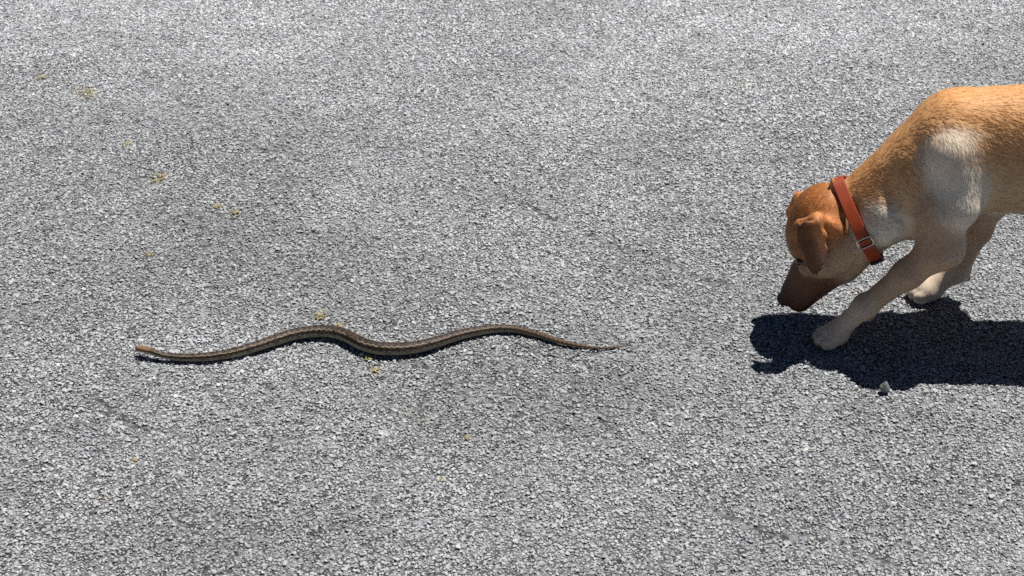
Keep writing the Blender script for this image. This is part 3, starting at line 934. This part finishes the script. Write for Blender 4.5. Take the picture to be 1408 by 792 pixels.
# steel slide: rounded wire loop with a centre bar
def tube(name, path, r, mat, parent, closed=True, seg=8):
    path = [np.asarray(p, float) for p in path]; n_ = len(path); Vs = []; Fs = []
    for i, p in enumerate(path):
        t = (path[(i + 1) % n_] - path[i - 1]) if closed else (path[min(i + 1, n_ - 1)] - path[max(i - 1, 0)])
        t /= np.linalg.norm(t); a = np.cross(t, cdn + .31 * cax); a /= np.linalg.norm(a); b_ = np.cross(t, a)
        for j in range(seg):
            q = 2 * math.pi * j / seg; Vs.append(p + r * (math.cos(q) * a + math.sin(q) * b_))
    for i in range(n_ if closed else n_ - 1):
        for j in range(seg):
            i2 = (i + 1) % n_; Fs.append((i * seg + j, i * seg + (j + 1) % seg, i2 * seg + (j + 1) % seg, i2 * seg + j))
    return mesh_obj(name, np.array(Vs), Fs, mat, parent)
AR = NA / (2 * math.pi * .058)                           # ring steps per metre round the neck
loop = []
hw, hh2, cr = .0118, .0066, .0040
for qx, qy, a0 in ((hw - cr, hh2 - cr, 0), (-(hw - cr), hh2 - cr, 90), (-(hw - cr), -(hh2 - cr), 180), (hw - cr, -(hh2 - cr), 270)):
    for a in np.linspace(a0, a0 + 90, 6):
        loop.append((qx + cr * math.cos(R(a)), qy + cr * math.sin(R(a))))
lp = [strap_pt(A_SL + y_ * AR, x_, .0062) for x_, y_ in loop]
slide = empty('slide', tuple(lp[0])); slide.parent = collar; slide.matrix_parent_inverse = collar.matrix_world.inverted()
bpy.data.objects.remove(slide)
slide = tube('slide', lp, .00125, m_steel, collar)
tube('centre_bar', [strap_pt(A_SL, x_, .0030) for x_ in np.linspace(-hw, hw, 6)], .0011, m_steel, slide, False)

# ------------------------------------------------------------------ small loose things
def rock(name, px, py, w_, h_, seed, mat, squash=.8, pts_=26):
    r = np.random.default_rng(seed)
    bm = bmesh.new()
    for i in range(pts_):
        v = r.normal(size=3); v /= np.linalg.norm(v)
        top = 1 - .45 * max(0, v[2])
        bm.verts.new(Vector((v[0] * w_ / 2 * top, v[1] * w_ / 2 * squash * top, v[2] * h_ / 2)) * r.uniform(.85, 1.08))
    bmesh.ops.convex_hull(bm, input=bm.verts)
    for v in [v for v in bm.verts if not v.link_faces]: bm.verts.remove(v)
    bmesh.ops.bevel(bm, geom=list(bm.edges), offset=w_ * .03, segments=1, affect='EDGES')
    g = ground(px, py)
    zmin = min(v.co.z for v in bm.verts)
    me = bpy.data.meshes.new(name); bm.to_mesh(me); bm.free(); me.materials.append(mat)
    o = bpy.data.objects.new(name, me); C.objects.link(o)
    o.location = (g[0], g[1], -zmin - .0012 + float(road_height(np.array([g[0]]), np.array([g[1]]))[0]))
    return o
m_stone = simple_mat('grey_stone', (.21, .205, .20), .85, nscale=260, namt=.55, bump=.6)
m_tar = simple_mat('tar_pebble', (.030, .030, .032), .6, nscale=300, namt=.4, bump=.4)
st = rock('stone', 1215.5, 538, .0185, .024, 5, m_stone)
tag(st, 'small pointed grey stone at the edge of the dog\'s shadow', 'stone')
for i, (px, py, w_) in enumerate([(1281, 569, .0095), (1244, 591, .008), (1294, 609, .007), (758, 268, .0085), (1053, 22, .008), (1004, 21, .0075),
                                  (911, 103, .007), (1250, 643, .008), (1280, 643, .009), (1123, 661, .007), (1352, 60, .008), (569, 616, .007)]):
    o = rock('pebble', px, py, w_, w_ * .7, 40 + i, m_tar, pts_=14)
    tag(o, 'tiny black tar-stained pebble lying loose on the grey asphalt', 'pebble', 'tiny dark pebbles on the asphalt')

m_moss = simple_mat('ochre_moss', (.34, .285, .165), .9, nscale=240, namt=.5, bump=.5)
m_mossg = simple_mat('green_moss', (.29, .28, .13), .9, nscale=240, namt=.5, bump=.5)
def moss(px, py, r_, seed, mat):
    q = np.random.default_rng(seed)
    bm = bmesh.new()
    for i in range(26):
        a, d = q.uniform(0, 6.28), r_ * math.sqrt(q.random())
        c = Vector((math.cos(a) * d, math.sin(a) * d * 1.2, -.0002 + .0012 * (1 - d / r_)))
        M = Matrix.Translation(c) @ Matrix.Rotation(q.uniform(0, 6.28), 4, 'Z') @ Matrix.Diagonal((*(q.uniform(.0011, .0024) * np.array([1, .8, .75])), 1))
        bmesh.ops.create_icosphere(bm, subdivisions=1, radius=1, matrix=M)
    for v in bm.verts: v.co += Vector(q.normal(0, .0003, 3))
    g = ground(px, py)
    me = bpy.data.meshes.new('moss_tuft'); bm.to_mesh(me); bm.free(); me.materials.append(mat)
    o = bpy.data.objects.new('moss_tuft', me); C.objects.link(o)
    o.location = (g[0], g[1], float(road_height(np.array([g[0]]), np.array([g[1]]))[0]) + .0012)
    return o
for i, (px, py, r_, lab) in enumerate([
        (439, 435, .0075, 'ochre moss tuft on the asphalt just behind the snake\'s body'),
        (466, 447, .0055, 'small ochre moss tuft touching the snake\'s upper bend'),
        (219, 245, .0100, 'widest straw-yellow moss tuft in the line of moss on the asphalt')]):
    tag(moss(px, py, r_, 60 + i, m_moss), lab, 'moss')
tag(moss(507, 491, .0055, 70, m_mossg), 'greenish moss tuft in front of the snake\'s lower bend', 'moss')
tag(moss(59, 108, .0060, 71, m_mossg), 'greenish moss tuft in the straw-coloured moss streak far from the snake', 'moss')
for i, (px, py, r_) in enumerate([(121, 127, .009), (205, 351, .005), (323, 291, .0055), (515, 508, .0045), (642, 601, .003), (186, 632, .003), (607, 660, .0026), (297, 284, .005), (174, 197, .005)]):
    tag(moss(px, py, r_, 80 + i, m_moss), 'tiny ochre moss tuft caught in the open asphalt surface', 'moss', 'tiny moss tufts on the asphalt')
